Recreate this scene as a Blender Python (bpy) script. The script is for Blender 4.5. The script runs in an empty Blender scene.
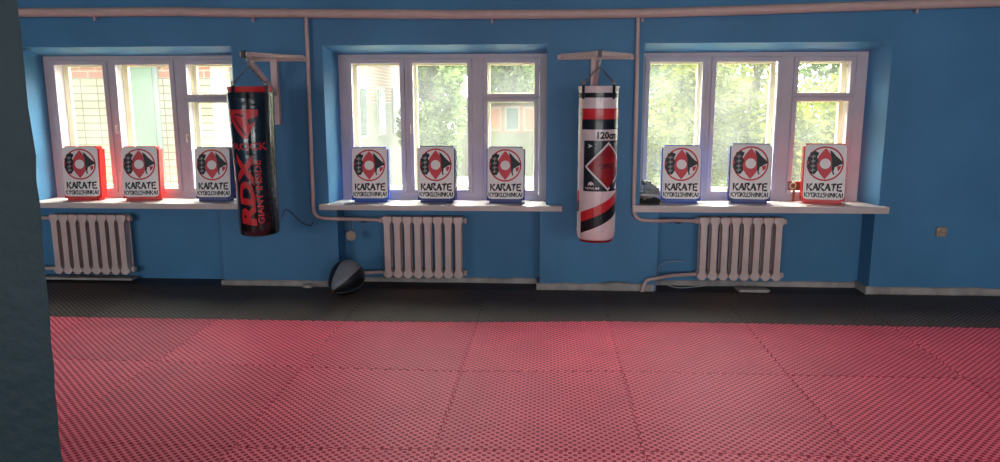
import bpy, bmesh, math, random
from mathutils import Vector, Matrix
PI = math.pi
random.seed(7)
sc = bpy.context.scene
COL = sc.collection

# ------------------------------------------------------------------ camera
F_PX, PITCH, YAW, ROLL, CAM_H = 731.1, 0.1723, 0.06087, -0.00184, 1.626
cam_d = bpy.data.cameras.new('camera')
cam_d.sensor_width = 36.0
cam_d.lens = F_PX / 1000 * 36.0
cam_d.clip_end = 300
cam = bpy.data.objects.new('camera', cam_d)
COL.objects.link(cam)
Fw = Vector((-math.sin(YAW) * math.cos(PITCH), math.cos(YAW) * math.cos(PITCH), -math.sin(PITCH)))
Rt = Vector((math.cos(YAW), math.sin(YAW), 0))
Up = Rt.cross(Fw)
R2 = Rt * math.cos(ROLL) + Up * math.sin(ROLL)
U2 = -Rt * math.sin(ROLL) + Up * math.cos(ROLL)
m = Matrix((R2, U2, -Fw)).transposed().to_4x4()
m.translation = Vector((0, 0, CAM_H))
cam.matrix_world = m
sc.camera = cam

# ------------------------------------------------------------------ view, world, sun, rear fill lamps, portals
sc.view_settings.view_transform = 'Standard'
sc.view_settings.look = 'None'
sc.view_settings.gamma = 1.0
sc.view_settings.use_curve_mapping = False
sc.view_settings.exposure = 0.5
sc.cycles.use_denoising = True
sc.cycles.denoiser = 'OPENIMAGEDENOISE'
sc.cycles.max_bounces = 8
sc.cycles.diffuse_bounces = 5
sc.cycles.glossy_bounces = 4
sc.cycles.transparent_max_bounces = 24
sc.cycles.sample_clamp_indirect = 6.0
world = bpy.data.worlds.new('sky')
sc.world = world
world.use_nodes = True
wb = world.node_tree.nodes['Background']
wb.inputs['Color'].default_value = (0.88, 0.95, 1.0, 1)
wn, wl = world.node_tree.nodes, world.node_tree.links      # hazy sky, brightest high above the yard
wtc = wn.new('ShaderNodeTexCoord'); wdp = wn.new('ShaderNodeVectorMath'); wdp.operation = 'DOT_PRODUCT'
wdp.inputs[1].default_value = (0, .75, .66)
wmr = wn.new('ShaderNodeMapRange'); wmr.interpolation_type = 'SMOOTHSTEP'
wmr.inputs['From Min'].default_value = 0.1; wmr.inputs['From Max'].default_value = 0.95
wmr.inputs['To Min'].default_value = 1.4; wmr.inputs['To Max'].default_value = 30.0
wl.new(wtc.outputs['Generated'], wdp.inputs[0]); wl.new(wdp.outputs['Value'], wmr.inputs['Value']); wl.new(wmr.outputs[0], wb.inputs['Strength'])
sun_d = bpy.data.lights.new('sun', 'SUN')
sun_d.energy = 2.0
sun_d.angle = math.radians(2)
sun_d.color = (1.0, 0.93, 0.78)
sun = bpy.data.objects.new('sun', sun_d)
COL.objects.link(sun)
sun.rotation_euler = Vector((-0.12, 0.62, -0.85)).to_track_quat('-Z', 'Y').to_euler()
REAR_OPENINGS = [(-5.4, 2.3), (-2.6, 2.3), (0.2, 2.3), (3.2, 2.3)]      # unseen rear openings added for the fill lamps: centre x, width
REAR_Y = -4.2
for cx, w in REAR_OPENINGS:                               # fill lamps added behind the camera to brighten the room
    ld = bpy.data.lights.new('rear_fill_lamp', 'AREA')
    ld.shape = 'RECTANGLE'; ld.size = w; ld.size_y = 1.6
    ld.energy = 58; ld.color = (0.95, 0.97, 1.0)
    lo = bpy.data.objects.new('rear_fill_lamp', ld)
    COL.objects.link(lo)
    lo.location = (cx, REAR_Y - 0.02, 1.60)
    lo.rotation_euler = (PI / 2, 0, 0)
    lo.rotation_euler = Vector((0, 1, -0.05)).to_track_quat('-Z', 'Y').to_euler()
for x0, x1 in [(-4.66, -2.73), (-1.925, 0.015), (0.83, 2.855)]:   # portals: guide sky light through the front windows
    ld = bpy.data.lights.new('window_portal', 'AREA')
    ld.shape = 'RECTANGLE'; ld.size = x1 - x0; ld.size_y = 1.4
    ld.cycles.is_portal = True
    lo = bpy.data.objects.new('window_portal', ld)
    COL.objects.link(lo)
    lo.location = ((x0 + x1) / 2, 7.0, 1.43)
    lo.rotation_euler = Vector((0, -1, 0)).to_track_quat('-Z', 'Y').to_euler()

# ------------------------------------------------------------------ materials
def srgb(r, g, b):
    f = lambda c: (c / 255 / 12.92) if c / 255 <= 0.04045 else ((c / 255 + 0.055) / 1.055) ** 2.4
    return (f(r), f(g), f(b), 1)

def mat(name, col, rough=0.6, metal=0.0, var=0.0, vscale=3.0, bump=0.0, bscale=40.0, spec=0.5, coat=0.0, stretch=None, col2=None, detail=4):
    m = bpy.data.materials.new(name); m.use_nodes = True
    nt = m.node_tree; N = nt.nodes; L = nt.links
    b = N['Principled BSDF']
    c = col if len(col) == 4 else srgb(*col)
    b.inputs['Base Color'].default_value = c
    b.inputs['Roughness'].default_value = rough
    b.inputs['Metallic'].default_value = metal
    b.inputs['Specular IOR Level'].default_value = spec
    if coat: b.inputs['Coat Weight'].default_value = coat; b.inputs['Coat Roughness'].default_value = 0.08
    tc = N.new('ShaderNodeTexCoord'); mp = N.new('ShaderNodeMapping')
    L.new(tc.outputs['Object'], mp.inputs['Vector'])
    if stretch: mp.inputs['Scale'].default_value = stretch
    if var or col2:
        n = N.new('ShaderNodeTexNoise'); n.inputs['Scale'].default_value = vscale; n.inputs['Detail'].default_value = detail
        L.new(mp.outputs[0], n.inputs['Vector'])
        r = N.new('ShaderNodeValToRGB')
        r.color_ramp.elements[0].position = 0.35; r.color_ramp.elements[1].position = 0.68
        c2 = (col2 if len(col2) == 4 else srgb(*col2)) if col2 else tuple(min(1, x * (1 + var)) for x in c[:3]) + (1,)
        r.color_ramp.elements[0].color = tuple(x * (1 - var) for x in c[:3]) + (1,)
        r.color_ramp.elements[1].color = c2
        L.new(n.outputs['Fac'], r.inputs['Fac']); L.new(r.outputs['Color'], b.inputs['Base Color'])
    if bump:
        n2 = N.new('ShaderNodeTexNoise'); n2.inputs['Scale'].default_value = bscale; n2.inputs['Detail'].default_value = 5
        L.new(mp.outputs[0], n2.inputs['Vector'])
        bp = N.new('ShaderNodeBump'); bp.inputs['Strength'].default_value = bump; bp.inputs['Distance'].default_value = 0.01
        L.new(n2.outputs['Fac'], bp.inputs['Height']); L.new(bp.outputs['Normal'], b.inputs['Normal'])
    return m

M = {}
M['wall'] = mat('blue_wall_paint', srgb(75, 130, 170), 0.55, var=0.10, vscale=1.3, bump=0.25, bscale=9, spec=0.35)
M['teal'] = mat('teal_wall_paint', srgb(9, 32, 39), 0.6, var=0.08, vscale=2, bump=0.4, bscale=25, spec=0.3)
M['ceil'] = mat('ceiling_paint', srgb(190, 190, 185), 0.8, var=0.04)
M['floor'] = mat('painted_floor', srgb(46, 30, 28), 0.6, var=0.2)
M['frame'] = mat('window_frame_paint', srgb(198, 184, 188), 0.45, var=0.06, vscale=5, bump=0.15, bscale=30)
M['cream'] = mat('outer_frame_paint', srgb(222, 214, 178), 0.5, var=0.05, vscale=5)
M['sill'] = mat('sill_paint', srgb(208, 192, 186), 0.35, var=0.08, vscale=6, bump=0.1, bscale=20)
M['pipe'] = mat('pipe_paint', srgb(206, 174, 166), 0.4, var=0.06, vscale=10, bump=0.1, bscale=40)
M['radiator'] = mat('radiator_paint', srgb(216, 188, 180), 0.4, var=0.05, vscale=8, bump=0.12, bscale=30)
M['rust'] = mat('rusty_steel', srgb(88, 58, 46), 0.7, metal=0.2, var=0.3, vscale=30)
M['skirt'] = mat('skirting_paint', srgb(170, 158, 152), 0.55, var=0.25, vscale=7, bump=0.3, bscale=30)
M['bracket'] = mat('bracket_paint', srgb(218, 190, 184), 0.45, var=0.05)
M['black_cap'] = mat('black_plastic', srgb(12, 12, 14), 0.4)
M['chain'] = mat('chain_steel', srgb(150, 150, 150), 0.35, metal=0.9)
M['bag_black'] = mat('black_vinyl', srgb(8, 8, 9), 0.2, bump=0.5, bscale=7, spec=0.6, coat=1.0, stretch=(1.0, 1.0, 2.6))
M['bag_white'] = mat('white_vinyl', srgb(226, 208, 206), 0.32, bump=0.12, bscale=6, coat=0.3)
M['print_red'] = mat('red_print', srgb(205, 38, 42), 0.35, coat=0.2)
M['print_dred'] = mat('dark_red_print', srgb(150, 22, 28), 0.35, var=0.25, vscale=9)
M['print_black'] = mat('black_print', srgb(22, 20, 22), 0.35, coat=0.2)
M['print_white'] = mat('white_print', srgb(225, 220, 220), 0.4)
M['pad_red'] = mat('red_shield_vinyl', srgb(208, 34, 30), 0.4, bump=0.15, bscale=20)
M['pad_blue'] = mat('blue_shield_vinyl', srgb(36, 74, 170), 0.4, bump=0.15, bscale=20)
M['pad_navy'] = mat('navy_shield_vinyl', srgb(36, 46, 120), 0.4, bump=0.15, bscale=20)
M['pad_face'] = mat('white_shield_vinyl', srgb(244, 236, 232), 0.45, bump=0.08, bscale=10)
M['ink_red'] = mat('emblem_red_ink', srgb(206, 42, 52), 0.5)
M['ink_pink'] = mat('emblem_light_red_ink', srgb(218, 62, 72), 0.5)
M['ink_black'] = mat('emblem_black_ink', srgb(18, 18, 20), 0.5)
M['ink_grey'] = mat('emblem_grey_ink', srgb(150, 146, 146), 0.5)
M['ball'] = mat('black_leather', srgb(24, 26, 30), 0.38, bump=0.15, bscale=60, spec=0.5)
M['ball_grey'] = mat('grey_leather', srgb(120, 124, 130), 0.38, bump=0.15, bscale=60)
M['plastic'] = mat('old_plastic', srgb(170, 150, 130), 0.5, var=0.15, vscale=40)
M['cable'] = mat('white_cable', srgb(170, 170, 172), 0.5)
M['cloth_grey'] = mat('grey_cloth', srgb(150, 150, 150), 0.9, var=0.2, vscale=20, bump=0.5, bscale=30)
M['cloth_dark'] = mat('dark_cloth', srgb(44, 42, 44), 0.9, var=0.2, vscale=20, bump=0.5, bscale=30)
M['cloth_brown'] = mat('brown_leather', srgb(84, 68, 58), 0.6, var=0.2, vscale=20, bump=0.3, bscale=30)
M['wood'] = mat('brown_wood', srgb(150, 84, 58), 0.5, var=0.2, vscale=10)
M['bark'] = mat('bark', srgb(110, 96, 80), 0.9, var=0.3, vscale=8, bump=0.5, bscale=12)
M['asphalt'] = mat('yard_ground', srgb(150, 150, 130), 0.9, var=0.15)
M['roof'] = mat('sheet_roof', srgb(120, 118, 116), 0.7)
M['white_render'] = mat('white_plaster', srgb(104, 101, 92), 0.8, var=0.05)
M['salmon'] = mat('salmon_panel', srgb(124, 70, 54), 0.7, var=0.05)
M['win_frame_out'] = mat('white_outdoor_frame', srgb(112, 112, 106), 0.6)
M['win_dark'] = mat('outdoor_window_glass', srgb(34, 40, 40), 0.2, var=0.2)
M['win_pale'] = mat('green_reflection_glass', srgb(88, 106, 80), 0.3, var=0.12, vscale=2.5)  # green of reflected trees painted into the pane colour

def leaf_mat(name, a, b):
    m = bpy.data.materials.new(name); m.use_nodes = True
    nt = m.node_tree; N = nt.nodes; L = nt.links
    bs = N['Principled BSDF']; bs.inputs['Roughness'].default_value = 0.6
    tc = N.new('ShaderNodeTexCoord')
    n = N.new('ShaderNodeTexNoise'); n.inputs['Scale'].default_value = 2.2; n.inputs['Detail'].default_value = 6
    L.new(tc.outputs['Object'], n.inputs['Vector'])
    r = N.new('ShaderNodeValToRGB'); r.color_ramp.elements[0].position = 0.38; r.color_ramp.elements[1].position = 0.62
    r.color_ramp.elements[0].color = srgb(*a); r.color_ramp.elements[1].color = srgb(*b)
    L.new(n.outputs['Fac'], r.inputs['Fac']); L.new(r.outputs['Color'], bs.inputs['Base Color'])
    tr = N.new('ShaderNodeBsdfTranslucent'); L.new(r.outputs['Color'], tr.inputs['Color'])
    mx = N.new('ShaderNodeMixShader'); mx.inputs[0].default_value = 0.4
    L.new(bs.outputs[0], mx.inputs[1]); L.new(tr.outputs[0], mx.inputs[2])
    L.new(mx.outputs[0], N['Material Output'].inputs['Surface'])
    return m
M['leaf_yellow'] = leaf_mat('yellow_green_leaves', (76, 84, 24), (140, 140, 50))
M['leaf_green'] = leaf_mat('mid_green_leaves', (64, 84, 42), (124, 142, 78))

def glass_mat():
    m = bpy.data.materials.new('dusty_window_glass'); m.use_nodes = True
    nt = m.node_tree; N = nt.nodes; L = nt.links
    N.remove(N['Principled BSDF'])
    tr = N.new('ShaderNodeBsdfTransparent'); tr.inputs[0].default_value = (0.97, 0.98, 0.95, 1)
    gl = N.new('ShaderNodeBsdfGlossy'); gl.inputs['Roughness'].default_value = 0.12
    tl = N.new('ShaderNodeBsdfTranslucent'); tl.inputs['Color'].default_value = (0.95, 0.93, 0.84, 1)
    tc = N.new('ShaderNodeTexCoord')
    n = N.new('ShaderNodeTexNoise'); n.inputs['Scale'].default_value = 3.5; n.inputs['Detail'].default_value = 6
    mr = N.new('ShaderNodeMapRange'); mr.inputs['From Min'].default_value = 0.3; mr.inputs['From Max'].default_value = 0.7
    mr.inputs['To Min'].default_value = 0.008; mr.inputs['To Max'].default_value = 0.018
    L.new(tc.outputs['Object'], n.inputs['Vector']); L.new(n.outputs['Fac'], mr.inputs['Value'])
    m1 = N.new('ShaderNodeMixShader'); m1.inputs[0].default_value = 0.006
    m2 = N.new('ShaderNodeMixShader')
    L.new(tr.outputs[0], m1.inputs[1]); L.new(gl.outputs[0], m1.inputs[2])
    L.new(mr.outputs[0], m2.inputs[0]); L.new(m1.outputs[0], m2.inputs[1]); L.new(tl.outputs[0], m2.inputs[2])
    L.new(m2.outputs[0], N['Material Output'].inputs['Surface'])
    return m
M['glass'] = glass_mat()

def brick_mat(name, c1, c2, mortar, red_above=None, red=(206, 120, 88)):
    m = bpy.data.materials.new(name); m.use_nodes = True
    nt = m.node_tree; N = nt.nodes; L = nt.links
    bs = N['Principled BSDF']; bs.inputs['Roughness'].default_value = 0.85
    tc = N.new('ShaderNodeTexCoord'); sp = N.new('ShaderNodeSeparateXYZ'); cb = N.new('ShaderNodeCombineXYZ')
    L.new(tc.outputs['Object'], sp.inputs[0])
    ad = N.new('ShaderNodeMath'); ad.operation = 'ADD'
    L.new(sp.outputs['X'], ad.inputs[0]); L.new(sp.outputs['Y'], ad.inputs[1])
    L.new(ad.outputs[0], cb.inputs['X']); L.new(sp.outputs['Z'], cb.inputs['Y'])
    br = N.new('ShaderNodeTexBrick')
    br.inputs['Scale'].default_value = 1.0
    br.inputs['Brick Width'].default_value = 0.26; br.inputs['Row Height'].default_value = 0.112
    br.inputs['Mortar Size'].default_value = 0.010; br.offset = 0.0; br.offset_frequency = 4
    br.inputs['Color1'].default_value = srgb(*c1); br.inputs['Color2'].default_value = srgb(*c2)
    br.inputs['Mortar'].default_value = srgb(*mortar)
    L.new(cb.outputs[0], br.inputs['Vector'])
    if red_above is not None:
        gt = N.new('ShaderNodeMath'); gt.operation = 'GREATER_THAN'; gt.inputs[1].default_value = red_above
        L.new(sp.outputs['Z'], gt.inputs[0])
        br2 = N.new('ShaderNodeTexBrick')
        for k in ('Scale', 'Brick Width', 'Row Height', 'Mortar Size'): br2.inputs[k].default_value = br.inputs[k].default_value
        br2.inputs['Color1'].default_value = srgb(*red); br2.inputs['Color2'].default_value = srgb(*[int(x * 1.08) for x in red])
        br2.inputs['Mortar'].default_value = srgb(146, 128, 110)
        L.new(cb.outputs[0], br2.inputs['Vector'])
        mx = N.new('ShaderNodeMix'); mx.data_type = 'RGBA'
        L.new(gt.outputs[0], mx.inputs['Factor']); L.new(br.outputs['Color'], mx.inputs['A']); L.new(br2.outputs['Color'], mx.inputs['B'])
        L.new(mx.outputs['Result'], bs.inputs['Base Color'])
    else:
        L.new(br.outputs['Color'], bs.inputs['Base Color'])
    return m
M['brick_near'] = brick_mat('cream_brick_red_band', (160, 146, 112), (144, 130, 98), (90, 68, 52), 2.02, (140, 78, 56))
M['brick_far'] = brick_mat('pale_brick_red_top', (86, 80, 68), (79, 73, 62), (64, 58, 48), 1.66, (88, 50, 38))

def mat_foam(name, lo, hi, rough):
    """embossed puzzle mat: staggered checker of pits between raised bars"""
    m = bpy.data.materials.new(name); m.use_nodes = True
    nt = m.node_tree; N = nt.nodes; L = nt.links
    bs = N['Principled BSDF']; bs.inputs['Roughness'].default_value = rough
    bs.inputs['Specular IOR Level'].default_value = 0.08
    tc = N.new('ShaderNodeTexCoord'); sp = N.new('ShaderNodeSeparateXYZ'); L.new(tc.outputs['Object'], sp.inputs[0])
    def mth(op, a, b=None):
        n = N.new('ShaderNodeMath'); n.operation = op
        for i, v in enumerate((a, b)):
            if v is None: continue
            if isinstance(v, (int, float)): n.inputs[i].default_value = v
            else: L.new(v, n.inputs[i])
        return n.outputs[0]
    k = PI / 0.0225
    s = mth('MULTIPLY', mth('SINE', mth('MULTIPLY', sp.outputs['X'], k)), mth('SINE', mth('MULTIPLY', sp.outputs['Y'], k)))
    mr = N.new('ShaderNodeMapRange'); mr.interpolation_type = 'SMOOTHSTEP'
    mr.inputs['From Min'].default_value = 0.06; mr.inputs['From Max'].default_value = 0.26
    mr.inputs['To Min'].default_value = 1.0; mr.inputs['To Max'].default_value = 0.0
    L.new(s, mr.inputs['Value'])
    n = N.new('ShaderNodeTexNoise'); n.inputs['Scale'].default_value = 4; n.inputs['Detail'].default_value = 6
    oi = N.new('ShaderNodeObjectInfo')
    va = N.new('ShaderNodeVectorMath'); va.operation = 'ADD'
    L.new(tc.outputs['Object'], va.inputs[0]); L.new(oi.outputs['Location'], va.inputs[1]); L.new(va.outputs[0], n.inputs['Vector'])
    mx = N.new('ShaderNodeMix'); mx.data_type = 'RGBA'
    mx.inputs['A'].default_value = srgb(*lo); mx.inputs['B'].default_value = srgb(*hi)  # darker pits, lighter ridges: dusty wear plus ridge sheen painted into the colour
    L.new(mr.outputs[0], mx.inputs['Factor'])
    hs = N.new('ShaderNodeHueSaturation')
    v = mth('ADD', mth('ADD', mth('MULTIPLY', n.outputs['Fac'], 0.35), 0.74), mth('MULTIPLY', oi.outputs['Random'], 0.18))
    L.new(v, hs.inputs['Value']); L.new(mx.outputs['Result'], hs.inputs['Color']); L.new(hs.outputs[0], bs.inputs['Base Color'])
    bp = N.new('ShaderNodeBump'); bp.inputs['Strength'].default_value = 1.0; bp.inputs['Distance'].default_value = 0.0016
    L.new(mr.outputs[0], bp.inputs['Height']); L.new(bp.outputs['Normal'], bs.inputs['Normal'])
    return m
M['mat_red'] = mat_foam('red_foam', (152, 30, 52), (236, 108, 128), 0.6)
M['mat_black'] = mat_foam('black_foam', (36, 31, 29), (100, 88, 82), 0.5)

# ------------------------------------------------------------------ helpers
def obj(name, bm, mats, parent=None, smooth=False, recalc=True, loc=None):
    if recalc: bmesh.ops.recalc_face_normals(bm, faces=bm.faces[:])
    me = bpy.data.meshes.new(name)
    bm.to_mesh(me); bm.free()
    if not isinstance(mats, (list, tuple)): mats = [mats]
    for m in mats: me.materials.append(m)
    if smooth:
        for p in me.polygons: p.use_smooth = True
        if smooth != 'all': me.set_sharp_from_angle(angle=math.radians(38))
    o = bpy.data.objects.new(name, me)
    COL.objects.link(o)
    if parent: o.parent = parent
    if loc: o.location = loc
    return o

def thing(name, label, cat, loc=(0, 0, 0), rz=0, group=None):
    o = bpy.data.objects.new(name, None); COL.objects.link(o)
    o.empty_display_size = 0.1
    o.location = loc; o.rotation_euler = (0, 0, rz)
    return tag(o, label, cat, group)

def tag(o, label, cat, group=None, kind=None):
    o['label'] = label; o['category'] = cat
    if group: o['group'] = group
    if kind: o['kind'] = kind
    return o

def struct(o):
    o['kind'] = 'structure'; return o

def add_box(bm, x0, x1, y0, y1, z0, z1, mi=0, mtx=None):
    v = [bm.verts.new(p) for p in ((x0, y0, z0), (x1, y0, z0), (x1, y1, z0), (x0, y1, z0), (x0, y0, z1), (x1, y0, z1), (x1, y1, z1), (x0, y1, z1))]
    if mtx is not None:
        for q in v: q.co = mtx @ q.co
    for f in ((0, 3, 2, 1), (4, 5, 6, 7), (0, 1, 5, 4), (1, 2, 6, 5), (2, 3, 7, 6), (3, 0, 4, 7)):
        bm.faces.new([v[i] for i in f]).material_index = mi
    return v

def box_bm(*a):
    bm = bmesh.new(); add_box(bm, *a); return bm

def bevel(bm, w, seg=2, edges=None):
    bmesh.ops.bevel(bm, geom=edges or bm.edges[:], offset=w, segments=seg, affect='EDGES', profile=0.5)

def add_bar(bm, p, q, w, h, up=(0, 0, 1), mi=0):
    p, q = Vector(p), Vector(q); d = (q - p); L = d.length; d.normalize()
    s = d.cross(Vector(up)).normalized(); u = s.cross(d)
    mt = Matrix((s, d, u)).transposed().to_4x4(); mt.translation = p
    return add_box(bm, -w / 2, w / 2, 0, L, -h / 2, h / 2, mi, mt)

def smooth_path(pts, n=6):
    pts = [Vector(p) for p in pts]
    if len(pts) < 3: return pts
    out = []
    P = [pts[0] * 2 - pts[1]] + pts + [pts[-1] * 2 - pts[-2]]
    for i in range(1, len(P) - 2):
        a, b, c, d = P[i - 1:i + 3]
        for k in range(n):
            t = k / n
            out.append(0.5 * ((2 * b) + (c - a) * t + (2 * a - 5 * b + 4 * c - d) * t * t + (3 * b - a - 3 * c + d) * t ** 3))
    out.append(pts[-1])
    return out

def fillet(pts, r, n=6):
    pts = [Vector(p) for p in pts]; out = [pts[0]]
    for a, b, c in zip(pts, pts[1:], pts[2:]):
        d1 = (a - b); d2 = (c - b); rr = min(r, d1.length * .45, d2.length * .45)
        p1 = b + d1.normalized() * rr; p2 = b + d2.normalized() * rr
        for k in range(n + 1):
            t = k / n; out.append(p1 * (1 - t) ** 2 + b * 2 * t * (1 - t) + p2 * t * t)
    out.append(pts[-1]); return out

def add_tube(bm, pts, r, n=10, mi=0, closed=False):
    pts = [Vector(p) for p in pts]; rings = []
    ref = None; N_ = len(pts)
    for i, p in enumerate(pts):
        if closed: t = (pts[(i + 1) % N_] - pts[i - 1]).normalized()
        else: t = (pts[min(i + 1, N_ - 1)] - pts[max(i - 1, 0)]).normalized()
        if ref is None:
            ref = t.orthogonal().normalized()
        ref = (ref - t * ref.dot(t)).normalized()
        b = t.cross(ref)
        rr = r[i] if isinstance(r, (list, tuple)) else r
        rings.append([bm.verts.new(p + (ref * math.cos(2 * PI * k / n) + b * math.sin(2 * PI * k / n)) * rr) for k in range(n)])
    for i in range(N_ if closed else N_ - 1):
        A, B = rings[i], rings[(i + 1) % N_]
        for k in range(n):
            bm.faces.new((A[k], A[(k + 1) % n], B[(k + 1) % n], B[k])).material_index = mi
    if not closed:
        bm.faces.new(rings[0]).material_index = mi; bm.faces.new(rings[-1][::-1]).material_index = mi

def tube_bm(pts, r, n=10, closed=False):
    bm = bmesh.new(); add_tube(bm, pts, r, n, 0, closed); return bm

def add_lathe(bm, prof, n=32, c=(0, 0), mi=0, wob=None):
    rings = []
    for r, z in prof:
        rings.append([bm.verts.new((c[0] + (r + (wob(a, z) if wob else 0)) * math.sin(a), c[1] - (r + (wob(a, z) if wob else 0)) * math.cos(a), z)) for a in [2 * PI * k / n for k in range(n)]])
    for A, B in zip(rings, rings[1:]):
        for k in range(n):
            bm.faces.new((A[k], A[(k + 1) % n], B[(k + 1) % n], B[k])).material_index = mi
    bm.faces.new(rings[0][::-1]).material_index = mi; bm.faces.new(rings[-1]).material_index = mi

def extrude_poly(bm, pts, y0, y1, mi=0, bev=0):
    """outline in XZ given depth along Y"""
    a = [bm.verts.new((x, y0, z)) for x, z in pts]; b = [bm.verts.new((x, y1, z)) for x, z in pts]
    f1 = bm.faces.new(a); f2 = bm.faces.new(b[::-1]); n = len(pts)
    for i in range(n):
        bm.faces.new((a[i], b[i], b[(i + 1) % n], a[(i + 1) % n])).material_index = mi
    f1.material_index = f2.material_index = mi
    if bev:
        ed = list(f1.edges) + list(f2.edges)
        bmesh.ops.bevel(bm, geom=ed, offset=bev, segments=2, affect='EDGES', profile=0.5)

# --- flat artwork: polygons (u, v) laid on a surface map(u, v, lift) -> point
def art(bm, polys, mapf, step=None):
    """polys: list of (points, material index, lift)"""
    for pts, mi, lift in polys:
        t = bmesh.new()
        vs = [t.verts.new((u, v, 0)) for u, v in pts]
        try: t.faces.new(vs)
        except ValueError: t.free(); continue
        bmesh.ops.triangulate(t, faces=t.faces[:])
        if step:
            us = [p[0] for p in pts]; u0 = math.floor(min(us) / step) + 1
            while u0 * step < max(us):
                bmesh.ops.bisect_plane(t, geom=t.verts[:] + t.edges[:] + t.faces[:], plane_co=(u0 * step, 0, 0), plane_no=(1, 0, 0))
                u0 += 1
        mp = {v: bm.verts.new(mapf(v.co.x, v.co.y, lift)) for v in t.verts}
        for f in t.faces:
            try: bm.faces.new([mp[v] for v in f.verts]).material_index = mi
            except ValueError: pass
        t.free()

def text_polys(s, u0, u1, v0, v1, mi, lift, rot=False, bold=0.02, shear=0.0):
    """text fitted into a box; rot = reads upward"""
    cu = bpy.data.curves.new('lettering', 'FONT'); cu.body = s; cu.offset = bold; cu.shear = shear; cu.resolution_u = 2
    o = bpy.data.objects.new('lettering', cu); COL.objects.link(o)
    dg = bpy.context.evaluated_depsgraph_get()
    me = o.evaluated_get(dg).to_mesh()
    co = [(v.co.x, v.co.y) for v in me.vertices]
    polys = [[co[i] for i in p.vertices] for p in me.polygons]
    o.evaluated_get(dg).to_mesh_clear()
    bpy.data.objects.remove(o); bpy.data.curves.remove(cu)
    xs = [c[0] for c in co]; ys = [c[1] for c in co]
    ax, bx, ay, by = min(xs), max(xs), min(ys), max(ys)
    out = []
    for p in polys:
        q = []
        for x, y in p:
            s_, t_ = (x - ax) / (bx - ax), (y - ay) / (by - ay)
            if rot: q.append((u1 - (u1 - u0) * t_, v0 + (v1 - v0) * s_))
            else: q.append((u0 + (u1 - u0) * s_, v0 + (v1 - v0) * t_))
        out.append((q, mi, lift))
    return out

# brush-like angular letters: strokes (x0,y0,x1,y1,w0,w1) on a unit cell
GLY = {
 'K': [(.12, 1, .05, 0, .20, .10), (.95, .98, .30, .50, .20, .08), (.28, .52, 1.0, 0, .08, .24)],
 'A': [(.62, 1, .0, .0, .22, .10), (.60, .95, .98, 0, .12, .24), (.22, .36, .92, .42, .10, .16)],
 'R': [(.10, .95, .04, 0, .20, .10), (.0, .95, .92, .98, .14, .20), (.90, .95, .35, .48, .20, .08), (.30, .50, 1.0, 0, .08, .24)],
 'T': [(.0, .88, 1.0, .96, .12, .22), (.55, .92, .40, 0, .22, .10)],
 'E': [(.12, .95, .05, .05, .20, .12), (.05, .93, .95, .98, .12, .20), (.10, .50, .80, .54, .10, .18), (.04, .06, .98, .04, .12, .22)],
 'Y': [(.05, .98, .50, .50, .22, .10), (1.0, .98, .45, .48, .22, .10), (.50, .55, .38, 0, .16, .12)],
 'O': [(.15, .9, .1, .1, .20, .12), (.08, .9, .9, .95, .12, .18), (.88, .95, .92, .08, .12, .22), (.08, .1, .95, .08, .12, .16)],
 'U': [(.12, 1, .12, .08, .22, .12), (.90, 1, .88, .05, .14, .20), (.08, .1, .95, .06, .12, .18)],
 'S': [(.95, .95, .10, .85, .20, .10), (.12, .9, .85, .5, .12, .14), (.88, .55, .75, .05, .14, .12), (.85, .08, .0, .05, .14, .18)],
 'H': [(.12, 1, .08, 0, .20, .10), (.90, 1, .88, 0, .12, .22), (.10, .5, .92, .54, .10, .16)],
 'N': [(.12, 1, .06, 0, .20, .10), (.12, .95, .88, .05, .16, .16), (.92, 1, .88, 0, .20, .12)],
 'I': [(.55, 1, .48, 0, .24, .12)],
}
def brush_text(s, u0, u1, v0, v1, mi, lift):
    n = sum(0.5 if ch == 'I' else 1 for ch in s); cell = (u1 - u0) / n; out = []; x = u0
    for ch in s:
        w = cell * (0.5 if ch == 'I' else 1)
        for a, b, c, d, w0, w1 in GLY[ch]:
            P = Vector((x + a * w * .86, v0 + b * (v1 - v0))); Q = Vector((x + c * w * .86, v0 + d * (v1 - v0)))
            t = (Q - P).normalized(); nn = Vector((-t.y, t.x)); k = min(cell, v1 - v0) * 0.86
            out.append(([tuple(P + nn * w0 * k), tuple(P - nn * w0 * k), tuple(Q - nn * w1 * k), tuple(Q + nn * w1 * k)], mi, lift))
        x += w
    return out

def circle(cx, cy, r, n=32): return [(cx + r * math.cos(2 * PI * k / n), cy + r * math.sin(2 * PI * k / n)) for k in range(n)]
def ring_polys(cx, cy, r0, r1, mi, lift, n=40):
    return [([(cx + r * math.cos(a), cy + r * math.sin(a)) for r, a in ((r0, 2*PI*k/n), (r1, 2*PI*k/n), (r1, 2*PI*(k+1)/n), (r0, 2*PI*(k+1)/n))], mi, lift) for k in range(n)]

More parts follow.
